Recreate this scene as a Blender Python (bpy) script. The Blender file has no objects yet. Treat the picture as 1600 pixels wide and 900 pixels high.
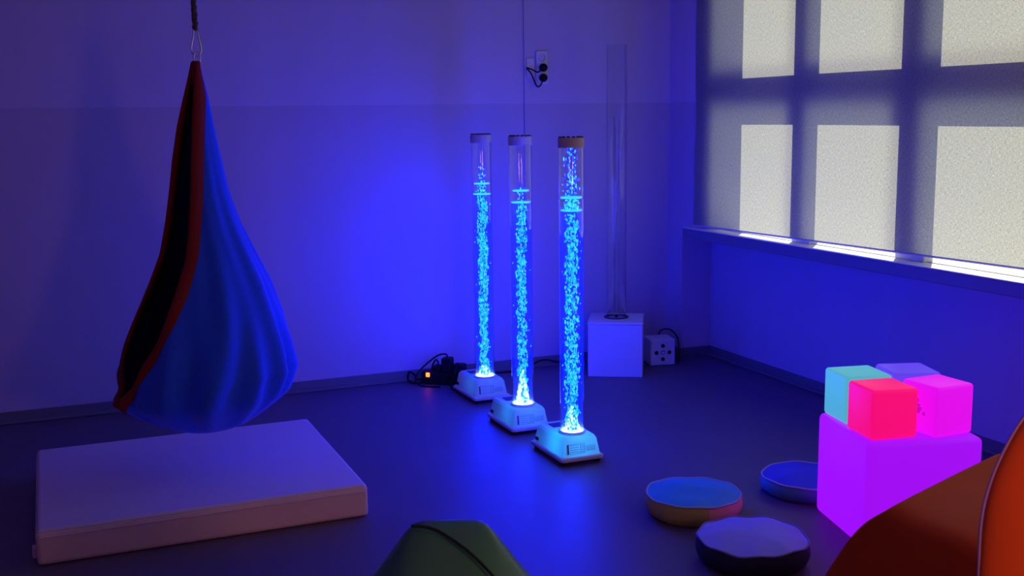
import bpy, bmesh, math, random
from mathutils import Vector, Matrix
random.seed(7)
PI = math.pi
sc = bpy.context.scene
C = sc.collection

# ------------------------------------------------------------------ camera
cam_d = bpy.data.cameras.new('camera')
cam = bpy.data.objects.new('camera', cam_d); C.objects.link(cam)
cam_d.sensor_width = 36; cam_d.lens = 36 * 1732.8 / 1600; cam_d.clip_start = .05
yaw, pitch, roll = math.radians(22.69), math.radians(8.85), math.radians(-.748)
F = Vector((math.sin(yaw)*math.cos(pitch), math.cos(yaw)*math.cos(pitch), -math.sin(pitch)))
Rt = Vector((math.cos(yaw), -math.sin(yaw), 0)); Up = Rt.cross(F)
r_ = math.cos(roll)*Rt + math.sin(roll)*Up
u_ = -math.sin(roll)*Rt + math.cos(roll)*Up
m3 = Matrix((r_, u_, -F)).transposed()
cam.matrix_world = Matrix.Translation((0, 0, 1.6)) @ m3.to_4x4()
sc.camera = cam

# ------------------------------------------------------------------ world, sun, exposure
w = bpy.data.worlds.new('sky'); sc.world = w; w.use_nodes = True
wn = w.node_tree.nodes; wb = wn['Background']
wb.inputs['Color'].default_value = (.86, .93, 1, 1); wb.inputs['Strength'].default_value = .62
sd = bpy.data.lights.new('sun', 'SUN'); sd.energy = 6.0; sd.angle = math.radians(.5); sd.color = (1, .95, .62)
so = bpy.data.objects.new('sun', sd); C.objects.link(so)
so.rotation_euler = Vector((-1, -1, -1)).to_track_quat('-Z', 'Y').to_euler()
so.location = (9, 9, 9)
vs = sc.view_settings
vs.view_transform = 'Standard'; vs.look = 'None'; vs.gamma = 1; vs.exposure = 0; vs.use_curve_mapping = False
sc.cycles.use_denoising = True
sc.cycles.max_bounces = 7; sc.cycles.transparent_max_bounces = 20; sc.cycles.adaptive_threshold = .015
sc.cycles.sample_clamp_indirect = 6

# ------------------------------------------------------------------ materials
MATS = {}
def nodes(name):
    m = bpy.data.materials.new(name); m.use_nodes = True; MATS[name] = m
    nt = m.node_tree
    return m, nt, nt.nodes, nt.links, nt.nodes['Principled BSDF']
def mat(name, col, rough=.5, noise=0, nscale=20, bump=0, bscale=200, metal=0, coat=0, spec=.5, emis=None, estr=0, sheen=0, stretch=None):
    m, nt, N, L, b = nodes(name)
    b.inputs['Base Color'].default_value = (*col, 1); b.inputs['Roughness'].default_value = rough
    b.inputs['Metallic'].default_value = metal; b.inputs['Specular IOR Level'].default_value = spec
    if coat: b.inputs['Coat Weight'].default_value = coat; b.inputs['Coat Roughness'].default_value = .2
    if sheen: b.inputs['Sheen Weight'].default_value = sheen
    if emis: b.inputs['Emission Color'].default_value = (*emis, 1); b.inputs['Emission Strength'].default_value = estr
    tc = N.new('ShaderNodeTexCoord')
    src = tc.outputs['Object']
    if stretch:
        mp = N.new('ShaderNodeMapping'); mp.inputs['Scale'].default_value = stretch
        L.new(src, mp.inputs['Vector']); src = mp.outputs['Vector']
    if noise:
        n = N.new('ShaderNodeTexNoise'); n.inputs['Scale'].default_value = nscale; n.inputs['Detail'].default_value = 4
        L.new(src, n.inputs['Vector'])
        r = N.new('ShaderNodeMapRange'); r.inputs['To Min'].default_value = 1-noise; r.inputs['To Max'].default_value = 1+noise
        L.new(n.outputs['Fac'], r.inputs['Value'])
        mx = N.new('ShaderNodeMix'); mx.data_type = 'RGBA'; mx.blend_type = 'MULTIPLY'; mx.inputs['Factor'].default_value = 1
        mx.inputs['A'].default_value = (*col, 1); L.new(r.outputs['Result'], mx.inputs['B']); L.new(mx.outputs['Result'], b.inputs['Base Color'])
    if bump:
        n2 = N.new('ShaderNodeTexNoise'); n2.inputs['Scale'].default_value = bscale; n2.inputs['Detail'].default_value = 3
        L.new(src, n2.inputs['Vector'])
        bp = N.new('ShaderNodeBump'); bp.inputs['Strength'].default_value = bump; bp.inputs['Distance'].default_value = .01
        L.new(n2.outputs['Fac'], bp.inputs['Height']); L.new(bp.outputs['Normal'], b.inputs['Normal'])
    return m

def wall_mat():
    # pale paint, a slightly darker, glossier dado paint below 1.67 m
    m, nt, N, L, b = nodes('wall_paint')
    g = N.new('ShaderNodeNewGeometry'); sx = N.new('ShaderNodeSeparateXYZ'); L.new(g.outputs['Position'], sx.inputs[0])
    lt = N.new('ShaderNodeMath'); lt.operation = 'LESS_THAN'; lt.inputs[1].default_value = 1.67; L.new(sx.outputs['Z'], lt.inputs[0])
    n = N.new('ShaderNodeTexNoise'); n.inputs['Scale'].default_value = 1.5; n.inputs['Detail'].default_value = 6
    mp = N.new('ShaderNodeMapping'); mp.inputs['Scale'].default_value = (3, 3, .25); L.new(g.outputs['Position'], mp.inputs['Vector']); L.new(mp.outputs[0], n.inputs['Vector'])
    r = N.new('ShaderNodeMapRange'); r.inputs['To Min'].default_value = .93; r.inputs['To Max'].default_value = 1.07; L.new(n.outputs['Fac'], r.inputs['Value'])
    mx = N.new('ShaderNodeMix'); mx.data_type = 'RGBA'; L.new(lt.outputs[0], mx.inputs['Factor'])
    mx.inputs['A'].default_value = (.64, .54, .62, 1); mx.inputs['B'].default_value = (.54, .45, .53, 1)
    mu = N.new('ShaderNodeMix'); mu.data_type = 'RGBA'; mu.blend_type = 'MULTIPLY'; mu.inputs['Factor'].default_value = 1
    L.new(mx.outputs['Result'], mu.inputs['A']); L.new(r.outputs['Result'], mu.inputs['B']); L.new(mu.outputs['Result'], b.inputs['Base Color'])
    rr = N.new('ShaderNodeMapRange'); rr.inputs['To Min'].default_value = .7; rr.inputs['To Max'].default_value = .45; L.new(lt.outputs[0], rr.inputs['Value']); L.new(rr.outputs['Result'], b.inputs['Roughness'])
    return m
def clear_mat(name, tint, gl_rough=0.0, ior=1.49, base=.0, edge=1.0, power=5, cloud=None):
    # clear acrylic / water: see-through with Fresnel reflection
    m, nt, N, L, b = nodes(name); N.remove(b)
    t = N.new('ShaderNodeBsdfTransparent'); t.inputs['Color'].default_value = (*tint, 1)
    g = N.new('ShaderNodeBsdfGlossy'); g.inputs['Roughness'].default_value = gl_rough
    # Schlick reflectance from the facing angle, the same on both sides of the sheet
    f = N.new('ShaderNodeLayerWeight'); f.inputs['Blend'].default_value = .5
    pw = N.new('ShaderNodeMath'); pw.operation = 'POWER'; pw.inputs[1].default_value = power; L.new(f.outputs['Facing'], pw.inputs[0])
    f0 = ((ior-1)/(ior+1))**2 + base
    ad = N.new('ShaderNodeMath'); ad.operation = 'MULTIPLY_ADD'; ad.inputs[1].default_value = (1-f0)*edge; ad.inputs[2].default_value = f0; ad.use_clamp = True; L.new(pw.outputs[0], ad.inputs[0])
    mx = N.new('ShaderNodeMixShader'); L.new(ad.outputs[0], mx.inputs[0]); L.new(t.outputs[0], mx.inputs[1]); L.new(g.outputs[0], mx.inputs[2])
    out = mx.outputs[0]
    if cloud:      # fine scattering particles in the water
        tl = N.new('ShaderNodeBsdfTranslucent'); tl.inputs['Color'].default_value = (*cloud[1], 1)
        m2 = N.new('ShaderNodeMixShader'); m2.inputs[0].default_value = cloud[0]; L.new(out, m2.inputs[1]); L.new(tl.outputs[0], m2.inputs[2]); out = m2.outputs[0]
    L.new(out, N['Material Output'].inputs['Surface'])
    return m
def blind_mat():
    m, nt, N, L, b = nodes('blind_fabric'); N.remove(b)
    tc = N.new('ShaderNodeTexCoord')
    facs = []
    for sca in ((1, 70, 320), (1, 320, 70)):
        mp = N.new('ShaderNodeMapping'); mp.inputs['Scale'].default_value = sca; L.new(tc.outputs['Object'], mp.inputs['Vector'])
        n = N.new('ShaderNodeTexNoise'); n.inputs['Scale'].default_value = 1; n.inputs['Detail'].default_value = 3; L.new(mp.outputs[0], n.inputs['Vector']); facs.append(n.outputs['Fac'])
    a = N.new('ShaderNodeMath'); a.operation = 'ADD'; L.new(facs[0], a.inputs[0]); L.new(facs[1], a.inputs[1])
    r = N.new('ShaderNodeMapRange'); r.inputs['From Min'].default_value = .6; r.inputs['From Max'].default_value = 1.4
    r.inputs['To Min'].default_value = .55; r.inputs['To Max'].default_value = 1.45; L.new(a.outputs[0], r.inputs['Value'])
    def tint(c):
        mu = N.new('ShaderNodeMix'); mu.data_type = 'RGBA'; mu.blend_type = 'MULTIPLY'; mu.inputs['Factor'].default_value = 1
        mu.inputs['A'].default_value = (*c, 1); L.new(r.outputs['Result'], mu.inputs['B']); return mu.outputs['Result']
    t = N.new('ShaderNodeBsdfTranslucent'); L.new(tint((.36, .355, .35)), t.inputs['Color'])
    d = N.new('ShaderNodeBsdfDiffuse'); L.new(tint((.15, .14, .14)), d.inputs['Color'])
    ad = N.new('ShaderNodeAddShader'); L.new(t.outputs[0], ad.inputs[0]); L.new(d.outputs[0], ad.inputs[1])
    L.new(ad.outputs[0], N['Material Output'].inputs['Surface'])
    return m
def bubble_mat():
    # bubbles emit in place of the LED light they scatter; brightness varies from bubble to bubble
    m, nt, N, L, b = nodes('lit_bubbles'); N.remove(b)
    tc = N.new('ShaderNodeTexCoord'); n = N.new('ShaderNodeTexNoise'); n.inputs['Scale'].default_value = 55; n.inputs['Detail'].default_value = 2
    L.new(tc.outputs['Object'], n.inputs['Vector'])
    cr = N.new('ShaderNodeValToRGB'); e = cr.color_ramp.elements
    e[0].position = .36; e[0].color = (0, .0025, .30, 1); e[1].position = .62; e[1].color = (.0006, .0115, 1, 1)
    L.new(n.outputs['Fac'], cr.inputs[0])
    em = N.new('ShaderNodeEmission'); em.inputs['Strength'].default_value = 108; L.new(cr.outputs[0], em.inputs['Color'])
    L.new(em.outputs[0], N['Material Output'].inputs['Surface'])
    return m
def emit_mat(name, col, s):
    m, nt, N, L, b = nodes(name); N.remove(b)
    em = N.new('ShaderNodeEmission'); em.inputs['Color'].default_value = (*col, 1); em.inputs['Strength'].default_value = s
    L.new(em.outputs[0], N['Material Output'].inputs['Surface']); return m
def lit_plastic(name, col, s):
    m = mat(name, tuple(.04+.22*c for c in col), .4, spec=.25, emis=col, estr=s); return m

wall_mat(); blind_mat(); bubble_mat()
mat('floor_vinyl', (.125, .095, .14), .48, spec=.42, noise=.12, nscale=3, bump=.02, bscale=120)
mat('ceiling_paint', (.7, .69, .67), .8, noise=.03)
mat('skirting', (.16, .15, .15), .5, noise=.08)
mat('sill_front_shade', (.20, .18, .22), .4, noise=.04)  # sill front, its backlit shade put into the colour
mat('sill_top_bright', (.92, .92, .92), .4, noise=.02)  # same sill, top whitened for the bright daylight strip
mat('frame_paint', (.72, .70, .66), .5, noise=.05)
clear_mat('window_glass', (.96, .98, .97), ior=1.3, base=0)
clear_mat('acrylic', (.985, .99, .995), ior=1.49, base=.025, edge=1, power=2.6)
clear_mat('water', (.72, .80, 1), ior=1.12, edge=.15, cloud=(.06, (.6, .7, .8)))
def base_plastic():
    m, nt, N, L, b = nodes('base_plastic')
    b.inputs['Base Color'].default_value = (.70, .68, .70, 1); b.inputs['Roughness'].default_value = .35
    t = N.new('ShaderNodeBsdfTranslucent'); t.inputs['Color'].default_value = (.75, .76, .78, 1)
    mx = N.new('ShaderNodeMixShader'); mx.inputs[0].default_value = .4
    L.new(b.outputs[0], mx.inputs[1]); L.new(t.outputs[0], mx.inputs[2]); L.new(mx.outputs[0], N['Material Output'].inputs['Surface'])
base_plastic()
mat('white_plastic', (.72, .70, .71), .35, noise=.03)
mat('cap_plastic', (.62, .60, .62), .45, noise=.05)
mat('cap_warm_lit', (.60, .45, .44), .45, noise=.08, nscale=40)  # warm side light is put into this cap's colour
mat('white_box', (.74, .73, .74), .45, noise=.03)
mat('black_plastic', (.010, .010, .011), .6, noise=.1, spec=.2)
mat('dark_grille', (.05, .05, .06), .5, noise=.1)
mat('cable_rubber', (.010, .010, .011), .6, noise=.1, spec=.2)
mat('metal', (.7, .7, .72), .25, metal=1, noise=.05)
mat('rope', (.11, .085, .065), .9, noise=.35, nscale=160, bump=.5, bscale=160)
mat('pod_blue', (.014, .10, .97), .9, noise=.12, nscale=60, bump=.15, bscale=350, sheen=.15)
mat('pod_inner_shade', (.006, .02, .14), .9, noise=.1)  # inside of the pod cloth, darkened for the shade in there
mat('pod_red', (.27, .010, .008), .85, noise=.12, nscale=80, bump=.15, bscale=350)
mat('mat_cover', (.78, .62, .72), .55, noise=.03, bump=.03, bscale=40)
mat('mat_side', (.95, .60, .66), .6, noise=.04, bump=.03, bscale=40)
mat('green_vinyl', (.06, .22, .11), .42, noise=.15, nscale=6, bump=.06, bscale=12, coat=.2)
mat('orange_vinyl', (.85, .10, .02), .6, noise=.1, nscale=5, bump=.05, bscale=8, spec=.12)
mat('bag_piping', (.32, .16, .46), .5, noise=.1)  # violet light along the bag's edge is put into this colour
mat('seam_dark', (.05, .012, .01), .7, noise=.1)
mat('seam_green', (.008, .02, .01), .7, noise=.1)
mat('cushion_teal', (.02, .38, .66), .55, noise=.1, bump=.05, bscale=20)
mat('cushion_lilac', (.36, .36, .98), .55, noise=.08, bump=.05, bscale=20)
mat('cushion_navy', (.025, .03, .62), .6, noise=.1, bump=.05, bscale=20)
mat('side_yellow', (.62, .52, .12), .6, noise=.1); mat('side_orange', (.92, .45, .30), .6, noise=.1)
mat('side_teal', (.10, .38, .40), .6, noise=.1); mat('side_pink', (.6, .40, .38), .6, noise=.1)
mat('side_navy', (.03, .025, .07), .6, noise=.1)
mat('piping_pale', (.50, .55, .62), .6, noise=.1); mat('piping_blue', (.22, .25, .55), .6, noise=.1)
mat('print_pale', (.30, .26, .42), .6, noise=.1); mat('print_ink', (.10, .05, .22), .6, noise=.1); mat('sticker', (.55, .54, .58), .5, noise=.05); 
emit_mat('led_white', (.05, .11, 1), 46)
emit_mat('jet_glow', (.055, .11, 1), 24)  # emission stands in for the white LED beam in the bubbles
emit_mat('lit_water', (.001, .017, 1), 48)  # emission stands in for LED light leaving at the water surface
emit_mat('switch_red', (1, .10, .02), 6)
lit_plastic('smudge', (.50, .003, .52), .8)
lit_plastic('glow_purple', (.40, .004, 1), .88); lit_plastic('glow_red', (1, .003, .20), .9)
lit_plastic('glow_magenta', (.78, .003, .85), .95); lit_plastic('glow_cyan', (.10, .55, .68), .72); lit_plastic('glow_violet', (.14, .06, 1), .75)

# ------------------------------------------------------------------ mesh helpers
def tag(o, label=None, cat=None, group=None, kind=None):
    if label: o['label'] = label
    if cat: o['category'] = cat
    if group: o['group'] = group
    if kind: o['kind'] = kind
    return o
def empty(name, loc, rz=0):
    o = bpy.data.objects.new(name, None); C.objects.link(o); o.location = loc; o.rotation_euler = (0, 0, rz); o.empty_display_size = .1; return o
def obj(name, bm, m, parent=None, loc=None, rot=None, smooth=False):
    bmesh.ops.recalc_face_normals(bm, faces=bm.faces)
    me = bpy.data.meshes.new(name); bm.to_mesh(me); bm.free()
    me.materials.append(MATS[m] if isinstance(m, str) else m)
    if smooth:
        for p in me.polygons: p.use_smooth = True
    o = bpy.data.objects.new(name, me); C.objects.link(o)
    if parent: o.parent = parent
    if loc: o.location = loc
    if rot: o.rotation_euler = rot
    return o
def struct(name, bm, m, parent=None, smooth=False):
    o = obj(name, bm, m, parent, smooth=smooth)
    if not parent: o['kind'] = 'structure'
    return o
def bx(bm, x0, x1, y0, y1, z0, z1, bev=0, seg=2):
    r = bmesh.ops.create_cube(bm, size=1)
    vsx = r['verts']
    for v in vsx:
        v.co = Vector(((x0+x1)/2 + v.co.x*(x1-x0), (y0+y1)/2 + v.co.y*(y1-y0), (z0+z1)/2 + v.co.z*(z1-z0)))
    if bev:
        es = list({e for v in vsx for e in v.link_edges})
        bmesh.ops.bevel(bm, geom=es, offset=bev, segments=seg, affect='EDGES', profile=.5)
    return bm
def box(x0, x1, y0, y1, z0, z1, bev=0, seg=2): return bx(bmesh.new(), x0, x1, y0, y1, z0, z1, bev, seg)
def lathe(prof, n=32, closed=False):
    bm = bmesh.new(); rings = []
    for r, z in prof:
        if r < 1e-6: rings.append([bm.verts.new((0, 0, z))])
        else: rings.append([bm.verts.new((r*math.cos(2*PI*k/n), r*math.sin(2*PI*k/n), z)) for k in range(n)])
    prs = list(zip(rings, rings[1:])) + ([(rings[-1], rings[0])] if closed else [])
    for a, b in prs:
        for k in range(n):
            q = (k+1) % n
            if len(a) == 1 and len(b) == 1: continue
            if len(a) == 1: bm.faces.new((a[0], b[k], b[q]))
            elif len(b) == 1: bm.faces.new((a[k], a[q], b[0]))
            else: bm.faces.new((a[k], a[q], b[q], b[k]))
    return bm
def smooth_path(pts, n=6):
    P = [Vector(p) for p in pts]; out = []
    for i in range(len(P)-1):
        a = P[max(i-1, 0)]; b = P[i]; c = P[i+1]; d = P[min(i+2, len(P)-1)]
        for k in range(n):
            t = k/n
            out.append(.5*((2*b) + (c-a)*t + (2*a-5*b+4*c-d)*t*t + (3*b-a-3*c+d)*t**3))
    out.append(P[-1]); return out
def tube(pts, r, n=8, closed=False, bm=None):
    bm = bm or bmesh.new(); P = [Vector(p) for p in pts]; rings = []; m = len(P)
    up = Vector((0, 0, 1)); prev = None
    for i in range(m):
        a = P[(i-1) % m] if closed or i > 0 else P[i]; b = P[(i+1) % m] if closed or i < m-1 else P[i]
        t = (b-a).normalized()
        if prev is None:
            ref = up if abs(t.dot(up)) < .9 else Vector((1, 0, 0)); nrm = t.cross(ref).normalized()
        else:
            nrm = (prev - t*prev.dot(t)).normalized()
        prev = nrm; bn = t.cross(nrm)
        rr = r(i/(m-1)) if callable(r) else r
        rings.append([bm.verts.new(P[i] + rr*(math.cos(2*PI*k/n)*nrm + math.sin(2*PI*k/n)*bn)) for k in range(n)])
    for i in range(m if closed else m-1):
        a, b = rings[i], rings[(i+1) % m]
        for k in range(n): bm.faces.new((a[k], a[(k+1) % n], b[(k+1) % n], b[k]))
    if not closed: bm.faces.new(rings[0]); bm.faces.new(rings[-1])
    return bm
def subsurf(o, lv):
    md = o.modifiers.new('subdivision', 'SUBSURF'); md.levels = lv; md.render_levels = lv

# ------------------------------------------------------------------ room shell
XL, XR, YB, YF, ZC = -3.2, 3.8, 6.375, -2.6, 3.05
XO = 4.17            # outer face of the window wall
XN = 4.02            # back of the niche below the sill
struct('floor', box(XL-.2, XO, YF-.2, YB+.2, -.1, 0), 'floor_vinyl')
struct('ceiling', box(XL-.2, XO, YF-.2, YB+.2, ZC, ZC+.1), 'ceiling_paint')
struct('wall_back', box(XL-.2, XO, YB, YB+.2, 0, ZC), 'wall_paint')
struct('wall_left', box(XL-.2, XL, YF, YB, 0, ZC), 'wall_paint')
struct('wall_front', box(XL-.2, XO, YF-.2, YF, 0, ZC), 'wall_paint')
WY0, WY1, WZ0, WZ1 = .42, 5.913, .882, 2.72
BX = 3.772           # plane of the blind      # window opening
bm = box(XR, XO, WY1, YB, WZ0-.05, ZC)
bx(bm, XR, XO, 6.2, YB, 0, WZ0-.05); bx(bm, XN, XO, .1, 6.2, 0, WZ0-.05)
bx(bm, XR, XO, WY0, WY1, WZ1, ZC); bx(bm, XR, XO, YF, WY0, WZ0-.05, ZC); bx(bm, XR, XO, YF, .1, 0, WZ0-.05)
struct('wall_right', bm, 'wall_paint')
bm = box(XL, XR, YB-.012, YB, 0, .065, .003, 1); bx(bm, XL, XR, YB-.03, YB-.012, 0, .018, .004, 1); struct('baseboard_back', bm, 'skirting')
bm = box(XN-.012, XN, .1, 6.2, 0, .065, .003, 1); bx(bm, XN-.03, XN-.012, .1, 6.19, 0, .018, .004, 1)
bx(bm, XR, XN-.012, 6.188, 6.2, 0, .065, .003, 1); bx(bm, XR-.012, XR, 6.188, YB-.012, 0, .065, .003, 1); struct('baseboard_right', bm, 'skirting')
sill = struct('trim_1', box(3.720, XO+.02, .2, 6.072, WZ0-.066, WZ0-.004, .005, 2), 'sill_front_shade'); sill['label'] = 'window sill board'
obj('sill_top', box(3.722, XO+.018, .202, 6.07, WZ0-.004, WZ0), 'sill_top_bright', sill)['label'] = 'sill top, made whiter than the shaded front'
# window: casements with thick mullions and a transom
win = empty('window_1', (0, 0, 0)); win['kind'] = 'structure'
fx0, fx1 = BX+.05, BX+.11
mull = [(5.913, 5.835), (5.087, 4.926), (4.264, 4.065), (3.36, 3.20), (2.575, 2.375), (1.66, 1.50), (.50, .42)]
for a, b in mull: obj('mullion', box(fx0, fx1, b, a, WZ0, WZ1, .004, 1), 'frame_paint', win)
obj('transom', box(fx0-.001, fx1+.001, WY0, WY1, 1.634, 1.846, .004, 1), 'frame_paint', win)
obj('bottom_rail', box(fx0+.02, fx1+.002, WY0, WY1, WZ0, WZ0+.004), 'frame_paint', win)
obj('top_rail', box(fx0-.001, fx1+.001, WY0, WY1, WZ1-.08, WZ1, .004, 1), 'frame_paint', win)
for (a0, a1), (b0, b1) in zip(mull, mull[1:]):
    for z0, z1 in ((WZ0+.004, 1.634), (1.846, WZ1-.08)):
        obj('pane', box(fx0+.025, fx0+.031, b0, a1, z0, z1), 'window_glass', win)

# ------------------------------------------------------------------ roller blind
rb = tag(empty('roller_blind', (BX, 3.3, 2.78)), 'grey woven roller blind glowing with daylight above the window sill', 'blind')
bm = bmesh.new(); ny, nz = 90, 40; g = []
for i in range(ny+1):
    y = 6.016 + (.35-6.016)*i/ny
    row = []
    for k in range(nz+1):
        zb = .895 + (6.016-y)*.014
        z = 2.78 + (zb-2.78)*k/nz
        edge = max(0, 1-(6.016-y)/.2)
        x = BX - .003*math.sin(y*2.1+.6)*(k/nz) - .003*edge*math.sin(z*7)
        yy = y + edge*(.004*(k/nz)**2 + .003*math.sin(z*15)*(k/nz))
        row.append(bm.verts.new((x-rb.location.x, yy-rb.location.y, z-rb.location.z)))
    g.append(row)
for i in range(ny):
    for k in range(nz): bm.faces.new((g[i][k], g[i+1][k], g[i+1][k+1], g[i][k+1]))
obj('fabric', bm, 'blind_fabric', rb, smooth=True)
bm = tube([(-.002, 6.018-3.3, .897-2.78), (-.002, .35-3.3, .9765-2.78)], .006, 6); obj('bottom_bar', bm, 'cap_plastic', rb)
obj('roller', tube([(.0, 6.02-3.3, .0), (0, .33-3.3, 0)], .028, 12), 'white_plastic', rb, smooth=True)

# ------------------------------------------------------------------ bubble tubes
TR = .056
def blobs(items, sub=1):
    bm = bmesh.new()
    ico = bmesh.new(); bmesh.ops.create_icosphere(ico, subdivisions=sub, radius=1)
    vs_ = [v.co.copy() for v in ico.verts]; fs = [[v.index for v in f.verts] for f in ico.faces]; ico.free()
    for (x, y, z, r, e) in items:
        k = [bm.verts.new((x+v.x*r, y+v.y*r, z+v.z*r*e)) for v in vs_]
        for f in fs: bm.faces.new([k[i] for i in f])
    return bm
def bubble_tube(loc, label, seed, splash, capmat, colw, dens, inner, jet, foam):
    rnd = random.Random(seed)
    t = tag(empty('bubble_tube_lamp', loc), label, 'bubble tube', 'bubble tubes on the floor')
    # base: local x across the front, local y to the back; the tube stands over the front part
    hw, yf, yb = .111, -.117, .243
    ZT = .126
    def shell(levels):
        bm = bmesh.new(); rings = []
        for inset, z, rad in levels:
            ring = []
            for cx, cy, a0 in ((hw-inset, yb-inset, 0), (-hw+inset, yb-inset, 1), (-hw+inset, yf+inset, 2), (hw-inset, yf+inset, 3)):
                sx = 1 if cx > 0 else -1; sy = 1 if cy > 0 else -1
                for q in range(5):
                    an = a0*PI/2 + q*PI/8
                    ring.append(bm.verts.new((cx - sx*rad + rad*math.cos(an), cy - sy*rad + rad*math.sin(an), z)))
            rings.append(ring)
        n = len(rings[0])
        for a, b in zip(rings, rings[1:]):
            for k in range(n): bm.faces.new((a[k], a[(k+1) % n], b[(k+1) % n], b[k]))
        bm.faces.new(rings[0]); bm.faces.new(rings[-1]); return bm
    base = obj('base', shell([(.010, .034, .02), (.014, .05, .02), (.024, .112, .022), (.032, .124, .022), (.04, .126, .02)]), 'base_plastic', t)
    if inner: obj('led_board', lathe([(0, .085), (.045, .085), (.05, .095), (.045, .105), (0, .105)], 24), emit_mat('led_board_glow', (.0, .42, 1), inner), t)
    obj('base_rim', shell([(.004, .018, .018), (0, .022, .02), (0, .034, .02), (.006, .038, .02)]), 'white_plastic', t)
    for sx in (-.085, .085):
        for sy in (yf+.03, yb-.03): obj('foot', lathe([(0, 0), (.014, 0), (.016, .02), (0, .02)], 12), 'black_plastic', t, (sx, sy, 0))
    # label stickers on the sloping front, with printed lines
    def on_front(x, z): return (x, yf + .014 + (.010)*(z-.05)/.062 - .0012, z)
    def plate(x0, x1, z0, z1, off=0):
        bm = bmesh.new(); v = []
        for x, z in ((x0, z0), (x1, z0), (x1, z1), (x0, z1)):
            p = on_front(x, z); v.append(bm.verts.new((p[0], p[1]-off, p[2])))
        f = bm.faces.new(v); r = bmesh.ops.extrude_face_region(bm, geom=[f])
        for q in r['geom']:
            if isinstance(q, bmesh.types.BMVert): q.co.y += .0008
        return bm
    def outline(x0, x1, z0, z1, cuts=()):
        bm = bmesh.new()
        for q in [(x0, x1, z0, z0+.0016), (x0, x1, z1-.0016, z1), (x0, x0+.0016, z0, z1), (x1-.0016, x1, z0, z1)] + [(c, c+.0014, z0, z1) for c in cuts]:
            b2 = plate(*q); me = bpy.data.meshes.new('t'); b2.to_mesh(me); b2.free(); bm.from_mesh(me); bpy.data.meshes.remove(me)
        return bm
    s1 = obj('label_sticker', outline(-.077, .016, .052, .098, (-.008,)), 'print_pale', t)
    obj('printed_bar', plate(-.074, -.066, .054, .096), 'print_ink', s1)
    for k in range(4): obj('printed_line', plate(-.060, -.014, .060+.010*k, .0622+.010*k), 'print_pale', s1)
    for i in range(3):
        for k in range(4): obj('printed_mark', plate(-.005+.007*i, -.001+.007*i, .057+.010*k, .062+.010*k), 'print_pale', s1)
    s2 = obj('label_sticker', outline(.022, .068, .060, .084), 'print_pale', t)
    for k in range(3): obj('printed_line', plate(.025, .064, .064+.006*k, .0662+.006*k), 'print_pale', s2)
    obj('control_pad', box(-.05, .02, .10, .17, ZT, ZT+.003, .002, 1), 'dark_grille', t)
    obj('power_socket', box(-hw+.006, -hw+.014, .17, .195, .05, .066, .002, 1), 'black_plastic', t)
    # tube, water, light
    obj('collar', lathe([(TR+.001, ZT), (TR+.010, ZT), (TR+.009, ZT+.010), (TR+.001, ZT+.012)], 48, True), 'white_plastic', t, smooth=False)
    obj('led_disc', lathe([(0, ZT+.014), (TR-.008, ZT+.014), (TR-.006, ZT+.003), (0, ZT+.003)], 32), 'led_white', t)
    ac = lathe([(TR, ZT+.002), (TR, 1.462)], 64)
    obj('tube', ac, 'acrylic', t, smooth=True)
    WZ = 1.165
    obj('water', lathe([(0, ZT+.016), (TR-.006, ZT+.016), (TR-.006, WZ-.003), (0, WZ-.003)], 48), 'water', t)
    def ring(z, r, th): return tube([(r*math.cos(2*PI*k/40), r*math.sin(2*PI*k/40), z) for k in range(40)], th, 6, True)
    obj('water_surface', lathe([(0, WZ), (TR-.010, WZ+.001), (TR-.007, WZ+.004), (TR-.007, WZ+.006), (0, WZ+.003)], 40), 'lit_water', t)
    obj('glow_ring', ring(WZ+.062, colw*1.35, .0035), 'lit_water', t)  # emission paints the bright ring reflected above the water
    # bubbles
    it = []
    n = int(900*dens)
    drift = [rnd.uniform(-.006, .006) for _ in range(40)]
    gap = [rnd.uniform(.75, 1.1) for _ in range(40)]
    for k in range(n):
        z = ZT+.02 + (WZ-ZT-.03)*rnd.random()**1.08
        f = (z-ZT)/(WZ-ZT)*38; i = int(f); fr = f-i
        dx = drift[i]*(1-fr)+drift[i+1]*fr; wd = colw*(gap[i]*(1-fr)+gap[i+1]*fr)
        a = rnd.uniform(0, 2*PI); rr = wd*math.sqrt(rnd.random())
        it.append((dx+rr*math.cos(a), rr*math.sin(a), z, rnd.uniform(.0022, .0052), rnd.uniform(1.1, 2.8)))
    for k in range(26):      # strays near the wall of the tube
        a = rnd.uniform(0, 2*PI); it.append(((TR-.012)*math.cos(a), (TR-.012)*math.sin(a), rnd.uniform(.2, WZ-.03), rnd.uniform(.0018, .003), 1.8))
    for k in range(70):      # jet right above the light
        h = rnd.random(); a = rnd.uniform(0, 2*PI); rr = .030*(1-h)*math.sqrt(rnd.random())
        it.append((rr*math.cos(a), rr*math.sin(a), ZT+.016+.085*h, rnd.uniform(.004, .008), rnd.uniform(1.2, 2.4)))
    tag(obj('bubbles', blobs(it), 'lit_bubbles', t, smooth=True), kind='stuff')
    jt = []
    for k in range(110):
        h = rnd.random()**1.2; a = rnd.uniform(0, 2*PI); rr = .032*(1-h*.75)*math.sqrt(rnd.random())
        jt.append((rr*math.cos(a), rr*math.sin(a), ZT+.018+jet*h, rnd.uniform(.005, .009)*(1.1-h*.5), rnd.uniform(1.3, 2.8)))
    tag(obj('jet', blobs(jt), 'jet_glow', t, smooth=True), kind='stuff')
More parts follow.
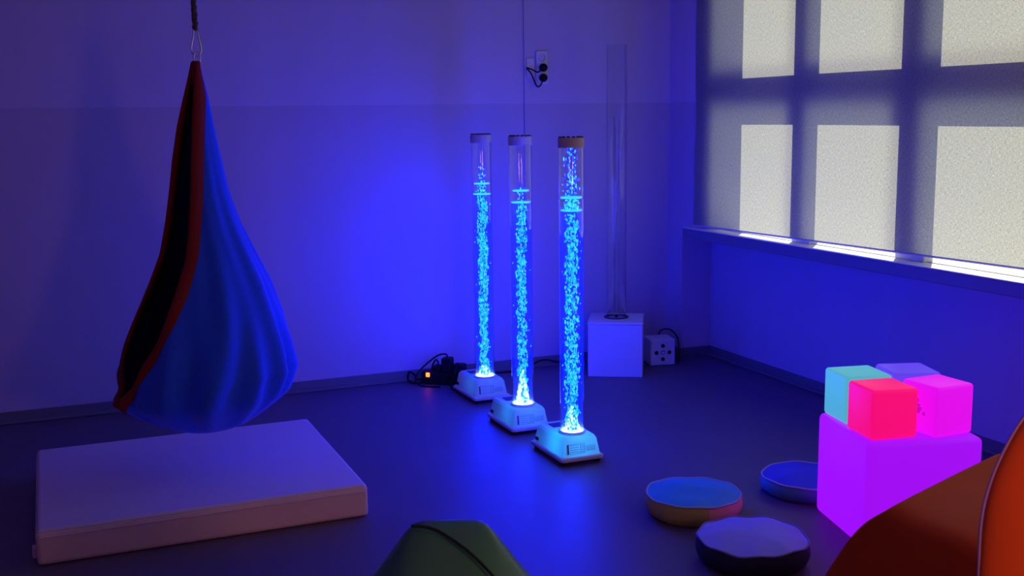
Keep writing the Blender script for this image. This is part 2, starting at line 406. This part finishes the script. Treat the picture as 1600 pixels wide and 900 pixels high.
    if splash:
        dt = []
        for k in range(foam):
            a = rnd.uniform(0, 2*PI); rr = .036*math.sqrt(rnd.random()); dt.append((rr*math.cos(a), rr*math.sin(a), WZ+rnd.uniform(.004, .058), rnd.uniform(.002, .0045), 1.3))
        for k in range(int(150*splash)):
            h = rnd.random()**1.7
            a = rnd.uniform(0, 2*PI); rr = (.016+.028*rnd.random()*splash)*math.sqrt(rnd.random())
            dt.append((rr*math.cos(a), rr*math.sin(a), WZ+.02+h*.27*min(1, splash+.15), rnd.uniform(.0014, .0034), rnd.uniform(1, 3.2)))
        tag(obj('droplets', blobs(dt), 'lit_bubbles', t, smooth=True), kind='stuff')
    # cap with notched vents
    cp = obj('cap', lathe([(0, 1.452), (TR+.002, 1.452), (TR+.004, 1.456), (TR+.004, 1.492), (TR+.001, 1.497), (TR-.008, 1.497), (TR-.012, 1.490), (0, 1.490)], 48), capmat, t)
    for k in range(14):
        a = 2*PI*k/14
        obj('vent', box(-.007, .007, -.004, .004, 1.4965, 1.503, .001, 1), 'dark_grille', cp, (TR*.93*math.cos(a), TR*.93*math.sin(a), 0), (0, 0, a+PI/2))
    return t
bubble_tube((2.200, 4.55, 0), 'glowing blue bubble tube nearest the camera, cap coloured as if warmly lit', 3, .95, 'cap_warm_lit', .034, 1.1, 14, .10, 90)
bubble_tube((2.190, 5.11, 0), 'middle of the three glowing blue bubble tubes, grey white cap', 5, .05, 'cap_plastic', .028, .95, 5, .16, 6)
bubble_tube((2.238, 5.77, 0), 'glowing blue bubble tube farthest back, beside the black cables', 9, .35, 'cap_plastic', .030, 1.3, 2, .06, 25)

# ------------------------------------------------------------------ plinth and the tall unlit tube
rz = math.radians(-30.5)
pl = tag(empty('plinth', (3.232, 6.046, 0), rz), 'plain white square plinth under the tall unlit tube', 'plinth')
obj('body', box(-.167, .167, -.167, .167, 0, .325, .003, 1), 'white_box', pl)
obj('top_board', box(-.170, .170, -.170, .170, .325, .34, .003, 1), 'white_box', pl)
tt = tag(empty('acrylic_tube', (3.24, 6.06, .34)), 'tall clear unlit acrylic tube standing on the white plinth', 'tube')
obj('tube', lathe([(.057, .004), (.062, .004), (.062, 1.675), (.0575, 1.675)], 64), 'acrylic', tt, smooth=True)
obj('base_ring', lathe([(.063, .001), (.078, .001), (.077, .008), (.063, .008)], 48, True), 'dark_grille', tt)
obj('drain_plug', lathe([(0, .001), (.008, .001), (.008, .016), (0, .018)], 16), 'black_plastic', tt)
for k, (x, y, h) in enumerate(((-.022, -.01, 1.25), (-.004, .012, 1.18), (.014, -.004, 1.22))):
    obj('air_pipe', lathe([(.0045, .002), (.0045, h), (.0035, h), (.0035, .002)], 12, True), 'acrylic', tt, (x, y, 0), smooth=True)

# ------------------------------------------------------------------ control box
cb = tag(empty('control_box', (3.59, 6.13, 0), math.radians(-12.5)), 'small white cube with four black buttons beside the plinth', 'control box')
obj('body', box(-.082, .082, -.082, .082, .001, .170, .008, 3), 'white_box', cb)
for x, z in ((0, .128), (0, .042), (-.043, .085), (.043, .085)):
    obj('button', lathe([(0, -.002), (.013, -.002), (.012, .004), (0, .006)], 20), 'black_plastic', cb, (x, -.082, z), (PI/2, 0, 0), smooth=False)
obj('centre_frame', box(-.012, .012, -.084, -.0815, .073, .097, .001, 1), 'dark_grille', cb)
obj('centre_plate', box(-.008, .008, -.0855, -.0838, .077, .093, .001, 1), 'white_box', cb)
obj('power_lead', tube(smooth_path([(.02, .084, .13), (.04, .10, .19), (.10, .08, .20), (.135, .03, .15), (.13, -.02, .05), (.12, -.03, .006), (.15, .06, .006), (.17, .16, .006)]), .005, 8), 'cable_rubber', cb, smooth=True)

# ------------------------------------------------------------------ wall socket and trunking
tr = tag(empty('cable_trunking', (2.768, YB, 0)), 'thin white cable trunking running down the back wall', 'trunking')
obj('channel', box(-.006, .006, -.008, 0, .066, ZC, .001, 1), 'wall_paint', tr)
obj('lid', box(-.0045, .0045, -.0095, -.008, .066, ZC, .0005, 1), 'wall_paint', tr)
ws = tag(empty('wall_socket', (2.882, YB, 1.90)), 'white triple wall socket with two plugs above the bubble tubes', 'socket')
obj('plate', box(-.040, .040, -.012, 0, -.115, .09, .004, 2), 'white_plastic', ws)
obj('junction_cover', box(-.105, -.052, -.010, 0, -.075, .045, .004, 2), 'white_plastic', ws)
for z in (.05, -.012, -.074):
    obj('outlet', lathe([(.020, 0), (.024, 0), (.024, .006), (.020, .006)], 24, True), 'white_plastic', ws, (0, -.011, z), (PI/2, 0, 0))
    if z > .02: obj('outlet_well', lathe([(0, 0), (.020, 0), (.020, .002), (0, .002)], 24), 'cap_plastic', ws, (0, -.011, z), (PI/2, 0, 0))
for i, z in enumerate((-.012, -.074)):
    p = tag(empty('power_plug', (2.882, YB-.017, 1.90+z)), ('upper' if i == 0 else 'lower') + ' black plug in the triple wall socket', 'plug')
    obj('body', lathe([(0, 0), (.024, 0), (.025, .02), (.019, .035), (0, .038)], 20), 'black_plastic', p, (0, 0, 0), (PI/2, 0, 0), smooth=True)
    path = [(-.012, -.022, -.004), (-.04, -.02, -.028), (-.075, -.012, -.012), (-.113, -.012, .0)] if i == 0 else [(-.006, -.022, -.012), (-.028, -.02, -.050), (-.05, -.016, -.046), (-.08, -.014, .02), (-.113, -.020, .054)]
    obj('cord', tube(smooth_path(path), .0045, 8), 'cable_rubber', p, smooth=True)

# ------------------------------------------------------------------ extension lead with adapters and cables by the wall
EXR = math.radians(-38); EXP = Vector((2.155, 6.175, 0))
ex = tag(empty('extension_lead', EXP, EXR), 'black extension lead with glowing red switch at the back wall', 'extension lead')
obj('body', box(-.16, .13, -.032, .032, .001, .078, .008, 2), 'black_plastic', ex)
obj('switch', box(-.128, -.104, -.036, -.0315, .048, .074, .003, 1), 'switch_red', ex)
for x in (-.06, 0.0, .06): obj('socket_ring', lathe([(.017, 0), (.021, 0), (.021, .004), (.017, .004)], 20, True), 'dark_grille', ex, (x, 0, .076))
obj('lead', tube(smooth_path([(-.16, 0, .025), (-.185, -.03, .03), (-.19, -.07, .07), (-.215, -.09, .085), (-.225, -.075, .03), (-.19, -.04, .008), (-.13, .045, .008), (.02, .05, .008)]), .006, 8), 'cable_rubber', ex, smooth=True)
def adapter(lx, sz, label, path):
    p = EXP + Matrix.Rotation(EXR, 3, 'Z') @ Vector((lx, 0, .081))
    a = tag(empty('power_adapter', p, EXR), label, 'adapter', 'adapters on the extension lead')
    obj('body', box(-sz[0]/2, sz[0]/2, -sz[1]/2, sz[1]/2, 0, sz[2], .01, 2), 'black_plastic', a)
    obj('cord', tube(smooth_path(path), .005, 8), 'cable_rubber', a, smooth=True)
adapter(-.063, (.05, .065, .035), 'low black adapter next to the red switch', [(0, 0, .035), (.0, .01, .05), (-.03, .05, .055), (-.06, .065, .0), (-.05, .07, -.05)])
adapter(.0, (.062, .075, .085), 'tallest black adapter plugged into the extension lead', [(0, 0, .085), (-.01, 0, .105), (-.06, -.01, .095), (-.13, -.03, .04), (-.175, -.07, -.02), (-.15, -.09, -.072), (-.02, -.09, -.075)])
adapter(.075, (.07, .075, .05), 'wide black adapter at the end beside the farthest tube', [(.0, -.03, .045), (.0, -.05, .055), (-.01, -.075, .0), (-.02, -.10, -.074), (.02, -.14, -.075)])
fl = tag(obj('floor_cable', tube(smooth_path([(2.22, 6.31, .006), (2.45, 6.325, .006), (2.60, 6.29, .006), (2.72, 6.32, .012), (2.85, 6.33, .05), (2.95, 6.335, .03), (3.08, 6.33, .006)]), .005, 8), 'cable_rubber', smooth=True), 'thin black cable lying along the back wall towards the plinth', 'cable')
# ------------------------------------------------------------------ floor mat
fm = tag(empty('floor_mat', (.5, 4.7, 0)), 'thick pale crash mat lying on the floor under the swing', 'mat')
obj('side_band', box(-.625, .615, -.50, .60, .001, .128, .016, 3), 'mat_side', fm)
obj('top_panel', box(-.621, .611, -.496, .596, .095, .136, .014, 3), 'mat_cover', fm)
obj('seam', tube([(-.612, -.5005, .108), (.602, -.5005, .108)], .0025, 6), 'mat_cover', fm)
obj('zip_tab', box(-.640, -.624, -.46, -.42, .02, .06, .003, 1), 'mat_side', fm)

# ------------------------------------------------------------------ hanging pod swing
SW = Vector((.600, 4.70, 0))
sw = tag(empty('hanging_pod_swing', (SW.x, SW.y, .30)), 'blue fabric hanging pod swing with red trimmed opening above the mat', 'swing')
cr = Vector((.992, -.128, 0)); ct = Vector((-.128, -.992, 0))      # sideways and forward axes of the pod
# z, left x, right x of the outline
prof = [(.300, .52, .62), (.314, .444, .68), (.34, .375, .745), (.391, .290, .81), (.43, .235, .855), (.463, .203, .885), (.563, .214, .922), (.667, .247, .913), (.795, .295, .884), (.924, .348, .844), (1.052, .398, .789),
        (1.181, .428, .735), (1.31, .453, .697), (1.439, .475, .676), (1.567, .503, .654), (1.694, .54, .636), (1.80, .572, .614), (1.829, .580, .609)]
def interp(z, c):
    for a, b in zip(prof, prof[1:]):
        if a[0] <= z <= b[0]:
            t = (z-a[0])/(b[0]-a[0]); return a[c]+(b[c]-a[c])*t
    return prof[-1][c] if z > prof[-1][0] else prof[0][c]
alk = [(.455, 165, 165), (.475, 158, 178), (.50, 152, 184), (.563, 144, 192), (.667, 134, 196), (.795, 124, 200), (.924, 118, 202), (1.052, 112, 204), (1.31, 101, 205), (1.567, 96, 205), (1.83, 95, 205)]
def opening(z):      # near and far edge of the opening, as angles round the pod
    if z <= alk[0][0]: return math.radians(165), math.radians(165)
    for a, b in zip(alk, alk[1:]):
        if a[0] <= z <= b[0]:
            t = (z-a[0])/(b[0]-a[0]); return math.radians(a[1]+(b[1]-a[1])*t), math.radians(a[2]+(b[2]-a[2])*t)
    return math.radians(95), math.radians(205)
def podpt(z, th, off=0):
    xl, xr = interp(z, 1), interp(z, 2)
    c = (xl+xr)/2 - SW.x; r = (xr-xl)/2
    s = max(0, min(1, (1.75-z)/1.2))
    low = max(0, 1-abs(z-.52)/.30)
    fold = 1 + .046*s*math.sin(9*th + 2.5*z) + .022*s*math.sin(17*th - 4*z+1) + .075*low*math.sin(13*th+1.0)*max(0, math.cos(th-math.radians(60)))
    if z < .36: fold = 1 + (fold-1)*max(0, (z-.30)/.06)
    r2 = r*fold + off
    return cr*(c + r2*math.cos(th)) + ct*(r2*.92*math.sin(th)) + Vector((0, 0, z-.30))
zs = [.30 + (1.829-.30)*((k/70)**1.35) for k in range(71)]
bm = bmesh.new(); NT = 110; g = []
for z in zs:
    na, fa = opening(z)
    g.append([bm.verts.new(podpt(z, fa + (2*PI-fa+na)*k/NT)) for k in range(NT+1)])
for i in range(len(zs)-1):
    for k in range(NT): bm.faces.new((g[i][k], g[i][k+1], g[i+1][k+1], g[i+1][k]))
bm.faces.new([g[0][k] for k in range(NT)])
bmesh.ops.remove_doubles(bm, verts=bm.verts, dist=1e-5)
pod = obj('pod', bm, 'pod_blue', sw, smooth=True); pod.data.materials.append(MATS['pod_inner_shade'])
md = pod.modifiers.new('cloth_thickness', 'SOLIDIFY'); md.thickness = .004; md.offset = -1; md.material_offset = 1; md.material_offset_rim = 1
# red trim along both edges of the opening, one continuous band
bm = bmesh.new(); rows = []
zt = [z for z in zs if z >= .445]
for z, s in [(z, -1) for z in reversed(zt)] + [(z, 1) for z in zt]:
    na, fa = opening(z); xl, xr = interp(z, 1), interp(z, 2); wdt = min(.9, (.044 if s < 0 else .052)/max((xr-xl)/2, .03))
    zlow = max(0, 1-(z-.455)/.10); q = []
    for k, off in ((-.12, .004), (.15, .009), (1, .007), (1, -.007), (.15, -.008), (-.12, -.006)):
        th = (na if s < 0 else fa) + s*wdt*k*(1-.75*min(1, zlow))
        q.append(bm.verts.new(podpt(max(.31, z - .05*k*min(1, zlow)), th, off*(1+.8*min(1, zlow)))))
    rows.append(q)
for a, b in zip(rows, rows[1:]):
    for k in range(6): bm.faces.new((a[k], a[(k+1) % 6], b[(k+1) % 6], b[k]))
bm.faces.new(rows[0]); bm.faces.new(rows[-1])
bmesh.ops.remove_doubles(bm, verts=bm.verts, dist=1e-5)
obj('trim', bm, 'pod_red', sw, smooth=True)
obj('top_binding', lathe([(0, 1.515), (.016, 1.515), (.019, 1.47), (.024, 1.42), (.0, 1.42)], 16), 'pod_red', sw, (-.005, 0, .018), smooth=True)
def loop(pts, r, n=8): return tube(smooth_path(pts+[pts[0]])[:-1], r, n, True)
obj('eyelet', loop([(-.010, 0, 1.53), (-.012, 0, 1.555), (0, 0, 1.572), (.012, 0, 1.555), (.010, 0, 1.53), (0, 0, 1.522)], .003), 'metal', sw, smooth=True)
obj('carabiner', loop([(0, .004, 1.555), (.014, .004, 1.562), (.019, .003, 1.585), (.011, 0, 1.625), (.006, 0, 1.658), (0, 0, 1.668), (-.006, 0, 1.658), (-.011, 0, 1.625), (-.019, .003, 1.585), (-.014, .004, 1.562)], .0035), 'metal', sw, smooth=True)
# rope of three twisted strands up to a ceiling hook
def rope_strand(ph):
    n = 220; z0, z1 = 1.655, ZC-.30-.06
    return tube([(-.006*min(1, (k/n)*2) + .0055*math.cos(ph+k*.42), .0055*math.sin(ph+k*.42), z0+(z1-z0)*k/n) for k in range(n+1)], .0062, 6)
for k in range(3): obj('rope_strand', rope_strand(k*2*PI/3), 'rope', sw, smooth=True)
obj('rope_knot', tube([(.008*math.cos(t*.8), .008*math.sin(t*.8), 1.652+.004*t) for t in range(24)], .006, 6), 'rope', sw, smooth=True)
obj('ceiling_hook', lathe([(0, 0), (.012, 0), (.012, .03), (.04, .045), (.04, .052), (0, .052)], 20), 'metal', sw, (-.006, 0, ZC-.30-.052))

# ------------------------------------------------------------------ glowing cubes
A = Vector((2.786, 3.506, 0)); d = Vector((-.259, -.966, 0)); n_ = Vector((.966, -.259, 0))
brz = math.atan2(n_.y, n_.x)
def glow_cube(name, label, u, v, z, s, h, m, drz=0, bev=.014, extra=None):
    p = A + d*u + n_*v
    t = tag(empty(name, (p.x, p.y, z), brz+drz), label, 'cube lamp', None if name == 'light_box' else 'small cube lamps on the big purple one')
    obj('shell', box(-s/2, s/2, -s/2, s/2, .001, h, bev, 4), m, t, smooth=True)
    pl_ = obj('base_plate', box(-s/2+.02, s/2-.02, -s/2+.02, s/2-.02, 0, .003), 'cap_plastic', t)
    return t
glow_cube('light_box', 'large glowing purple light box on the floor by the orange bean bags', .225, .225, 0, .45, .412, 'glow_purple', 0, .024)
glow_cube('cube_lamp', 'pale cyan glowing cube lamp on the purple light box', .112, .112, .412, .19, .188, 'glow_cyan', .05)
glow_cube('cube_lamp', 'red pink glowing cube lamp, frontmost on the purple light box', .328, .108, .412, .185, .188, 'glow_red', .08)
glow_cube('cube_lamp', 'violet blue glowing cube lamp at the back of the purple light box', .108, .318, .412, .19, .190, 'glow_violet', -.06)
mg = glow_cube('cube_lamp', 'magenta glowing cube lamp with a dark smudge on its side', .326, .326, .412, .18, .190, 'glow_magenta', .28)
bm = bmesh.new()
rs = random.Random(2)
for k in range(9):
    y = rs.uniform(-.03, .02); z = rs.uniform(.075, .125)
    bx(bm, -.0912, -.0895, y-.006, y+.006, z-.006, z+.007, .002, 1)
obj('smudge', bm, 'smudge', mg)

# ------------------------------------------------------------------ round cushions
def cushion(label, loc, rz, R, H, top, sides, pip, dent=0, seed=1, wob=.4):
    t = tag(empty('round_cushion', loc, rz), label, 'cushion', 'round floor cushions')
    rnd = random.Random(seed); ph = [rnd.uniform(0, 6) for _ in range(6)]
    def edge(a): return R*(1 + wob*(.012*math.sin(5*a+ph[0]) + .010*math.sin(9*a+ph[1])))
    def ez(a): return H*(1 + wob*(.05*math.sin(3*a+ph[2]) + .05*math.sin(9*a+ph[3])))
    bm = bmesh.new(); NA, NR = 72, 14; rings = []
    for i in range(NR+1):
        f = i/NR; ring = []
        for k in range(NA):
            a = 2*PI*k/NA; r = edge(a)*f
            z = H + (ez(a)-H)*f**3 + .022*(1-f**2.2) + .003*math.sin(3*a+ph[4])*f*f*(1-f)*6
            x, y = r*math.cos(a), r*math.sin(a)
            z -= dent*math.exp(-(((x-.055)/.06)**2 + ((y+.03)/.09)**2))
            ring.append((x, y, z))
        rings.append(ring)
    cvert = bm.verts.new((0, 0, sum(p[2] for p in rings[1])/NA + .001)); vr = [[bm.verts.new(p) for p in r] for r in rings[1:]]
    for k in range(NA): bm.faces.new((cvert, vr[0][k], vr[0][(k+1) % NA]))
    for a, b in zip(vr, vr[1:]):
        for k in range(NA): bm.faces.new((a[k], b[k], b[(k+1) % NA], a[(k+1) % NA]))
    obj('top_panel', bm, top, t, smooth=True)
    ns = len(sides); per = NA//ns
    for si, m in enumerate(sides):
        bm = bmesh.new(); cols = []
        for k in range(si*per, (si+1)*per+1):
            a = 2*PI*k/NA; col = []
            for j in range(7):
                v = j/6; r = edge(a)*(.93 + .07*v**.6) + .012*math.sin(PI*v)
                if j == 0: r = edge(a)*.90
                col.append(bm.verts.new((r*math.cos(a), r*math.sin(a), ez(a)*v + .001*(1-v))))
            cols.append(col)
        for a, b in zip(cols, cols[1:]):
            for j in range(6): bm.faces.new((a[j], b[j], b[j+1], a[j+1]))
        obj('side_panel', bm, m, t, smooth=True)
    obj('bottom_panel', lathe([(0, .001), (R*.90, .001), (R*.92, .003), (0, .003)], 48), sides[0], t)
    obj('piping', tube([((edge(a)+.001)*math.cos(a), (edge(a)+.001)*math.sin(a), ez(a)) for a in [2*PI*k/NA for k in range(NA)]], .0042, 6, True), pip, t, smooth=True)
    return t
cushion('round cushion with teal blue top and yellow and orange sides', (2.325, 3.69, 0), math.radians(257), .187, .085, 'cushion_teal', ['side_orange', 'side_yellow', 'side_yellow'], 'piping_pale', .012, 3)
cushion('round cushion with lilac blue top and dark sides, nearest the camera', (2.262, 3.19, 0), .3, .195, .088, 'cushion_lilac', ['side_navy', 'side_navy'], 'piping_blue', 0, 8, .75)
cushion('round cushion with deep blue top, partly behind the purple light box', (2.895, 3.712, 0), math.radians(250), .18, .07, 'cushion_navy', ['side_pink', 'side_teal', 'side_teal', 'side_teal'], 'piping_pale', 0, 5)

# ------------------------------------------------------------------ bean bags
def loft(rings, n=48):
    """rings: (cx, cy, z, half x, half y, exponent)"""
    bm = bmesh.new(); R = []
    for cx, cy, z, a, b, e in rings:
        ring = []
        for k in range(n):
            t = 2*PI*k/n; c, s = math.cos(t), math.sin(t)
            ring.append(bm.verts.new((cx + a*math.copysign(abs(c)**(2/e), c), cy + b*math.copysign(abs(s)**(2/e), s), z)))
        R.append(ring)
    for p, q in zip(R, R[1:]):
        for k in range(n): bm.faces.new((p[k], p[(k+1) % n], q[(k+1) % n], q[k]))
    bm.faces.new(R[0]); bm.faces.new(R[-1]); return bm
# green one: wide bottom, ridge on top, rotated to face the camera
gb = tag(empty('bean_bag', (.765, 2.21, 0), math.radians(-20)), 'dark green vinyl bean bag at the bottom edge of the picture', 'bean bag')
GB = [(0, 0, .002, .30, .26, 2.4), (0, 0, .05, .38, .33, 2.3), (0, 0, .16, .41, .36, 2.2), (0, 0, .30, .36, .31, 2.2), (0, .01, .42, .27, .23, 2.3), (0, .02, .52, .185, .15, 2.4), (0, .03, .60, .125, .085, 2.6), (.0, .04, .645, .088, .035, 2.8), (0, .042, .655, .07, .012, 2.5)]
bm = loft([(cx, cy, z*1.075, a, b, e) for cx, cy, z, a, b, e in GB])
for v in bm.verts:      # slack folds pulled towards the corner of the top
    zf = max(0, min(1, (v.co.z-.25)/.4)); an = math.atan2(v.co.y, v.co.x)
    k = 1 + zf*(1-zf)*4*(.05*math.sin(5*an+.8) + .03*math.sin(8*an+2)); v.co.x *= k; v.co.y *= k
body = obj('body', bm, 'green_vinyl', gb, smooth=True)
subsurf(body, 1)
obj('seam', tube(smooth_path([(-.082, .018, .704), (-.03, .002, .700), (.04, -.045, .668), (.10, -.085, .618), (.150, -.112, .558), (.20, -.145, .490), (.26, -.195, .398), (.30, -.235, .27)]), .0035, 6), 'seam_green', gb, smooth=True)
# orange pair at the right
oa = tag(empty('bean_bag', (2.3, 2.3, 0)), 'low orange vinyl bean bag in front of the purple light box', 'bean bag')
ridge = [(1.93, 2.50, .06), (1.985, 2.47, .20), (2.03, 2.43, .34), (2.062, 2.385, .44), (2.10, 2.335, .497), (2.18, 2.345, .515), (2.39, 2.425, .515), (2.60, 2.505, .513), (2.80, 2.575, .508), (3.0, 2.62, .46), (3.12, 2.63, .34), (3.18, 2.62, .18), (3.2, 2.60, .06)]
ridge = smooth_path(ridge, 4)
fd = Vector((.30, -.954, 0)); bm = bmesh.new(); R_ = []
for i, p in enumerate(ridge):
    f = min(1, 2.2*math.sin(PI*i/(len(ridge)-1)))**.6; q = p - Vector((2.3, 2.3, 0)); z = p.z; pts = []
    for fr, zz in ((-.03, .002), (-.085, .25), (-.075, .6), (-.035, .90), (-.008, .985), (.0, 1.0), (.012, .992), (.06, .965), (.16, .955), (.27, .93), (.36, .83), (.43, .64), (.46, .40), (.45, .15), (.40, .002)):
        pts.append(bm.verts.new((q.x + fd.x*fr*f, q.y + fd.y*fr*f, max(.002, z*zz))))
    R_.append(pts)
for a, b in zip(R_, R_[1:]):
    for k in range(len(a)-1): bm.faces.new((a[k], a[k+1], b[k+1], b[k]))
    bm.faces.new((a[-1], a[0], b[0], b[-1]))
bm.faces.new(R_[0]); bm.faces.new(R_[-1])
body = obj('body', bm, 'orange_vinyl', oa, smooth=True); subsurf(body, 1)
obj('seam', tube(smooth_path([(x-2.3+fd.x*.30, y-2.3+fd.y*.30, z) for x, y, z in ((2.09, 2.36, .43), (2.18, 2.36, .474), (2.30, 2.41, .473), (2.39, 2.425, .474), (2.60, 2.505, .473), (2.80, 2.575, .467))]), .0028, 6), 'seam_dark', oa, smooth=True)
ob = tag(empty('bean_bag', (1.86, 1.27, 0), 0), 'tall orange vinyl bean bag cut off by the right edge', 'bean bag')
rv, vv = Vector((.691, -.723, 0)), Vector((.723, .691, 0))
OB = [(.002, .10, .80), (.05, .02, .95), (.20, -.02, 1.04), (.45, -.012, 1.02), (.65, 0, 1), (.80, .0, .97), (.88, .012, .93), (.95, .035, .86), (1.02, .07, .77), (1.10, .13, .64), (1.18, .21, .46), (1.23, .28, .28)]
SEC = [(0, 0), (.025, -.022), (.08, -.045), (.20, -.08), (.40, -.10), (.58, -.05), (.68, .08), (.68, .26), (.56, .40), (.36, .43), (.15, .32), (.045, .15), (.012, .04)]
def obpt(z, sh, k, p):
    q = Vector((1.627-1.86, 1.555-1.27, z)) + rv*(sh + p[0]*k) + vv*(p[1]*k + .15*(1-k)); return q
bm = bmesh.new(); R_ = [[bm.verts.new(obpt(z, sh, k, p)) for p in SEC] for z, sh, k in OB]
for a, b in zip(R_, R_[1:]):
    for i in range(len(SEC)): bm.faces.new((a[i], a[(i+1) % len(SEC)], b[(i+1) % len(SEC)], b[i]))
bm.faces.new(R_[0]); bm.faces.new(R_[-1])
body = obj('body', bm, 'orange_vinyl', ob, smooth=True); subsurf(body, 2)
obj('piping', tube(smooth_path([obpt(z, sh, k, (.006, 0)) for z, sh, k in OB[1:]]), .0035, 6), 'bag_piping', ob, smooth=True)

# ------------------------------------------------------------------ added warm globe lamp, unseen beside the camera, lights the orange bags and mat
gl = tag(empty('added_globe_lamp', (1.35, .45, 0)), 'added warm globe lamp, unseen beside the camera', 'floor lamp')
emit_mat('added_globe_glow', (1, .46, .36), 29)
obj('foot_plate', lathe([(0, 0), (.14, 0), (.14, .012), (.03, .02), (0, .02)], 32), 'black_plastic', gl)
obj('pole', lathe([(0, .018), (.012, .018), (.012, .98), (0, .98)], 12), 'metal', gl)
obj('holder', lathe([(0, .95), (.035, .955), (.05, .985), (0, .985)], 20), 'black_plastic', gl)
obj('globe', lathe([(.14*math.sin(PI*k/20), 1.11-.14*math.cos(PI*k/20)) for k in range(21)], 32), 'added_globe_glow', gl, smooth=True)
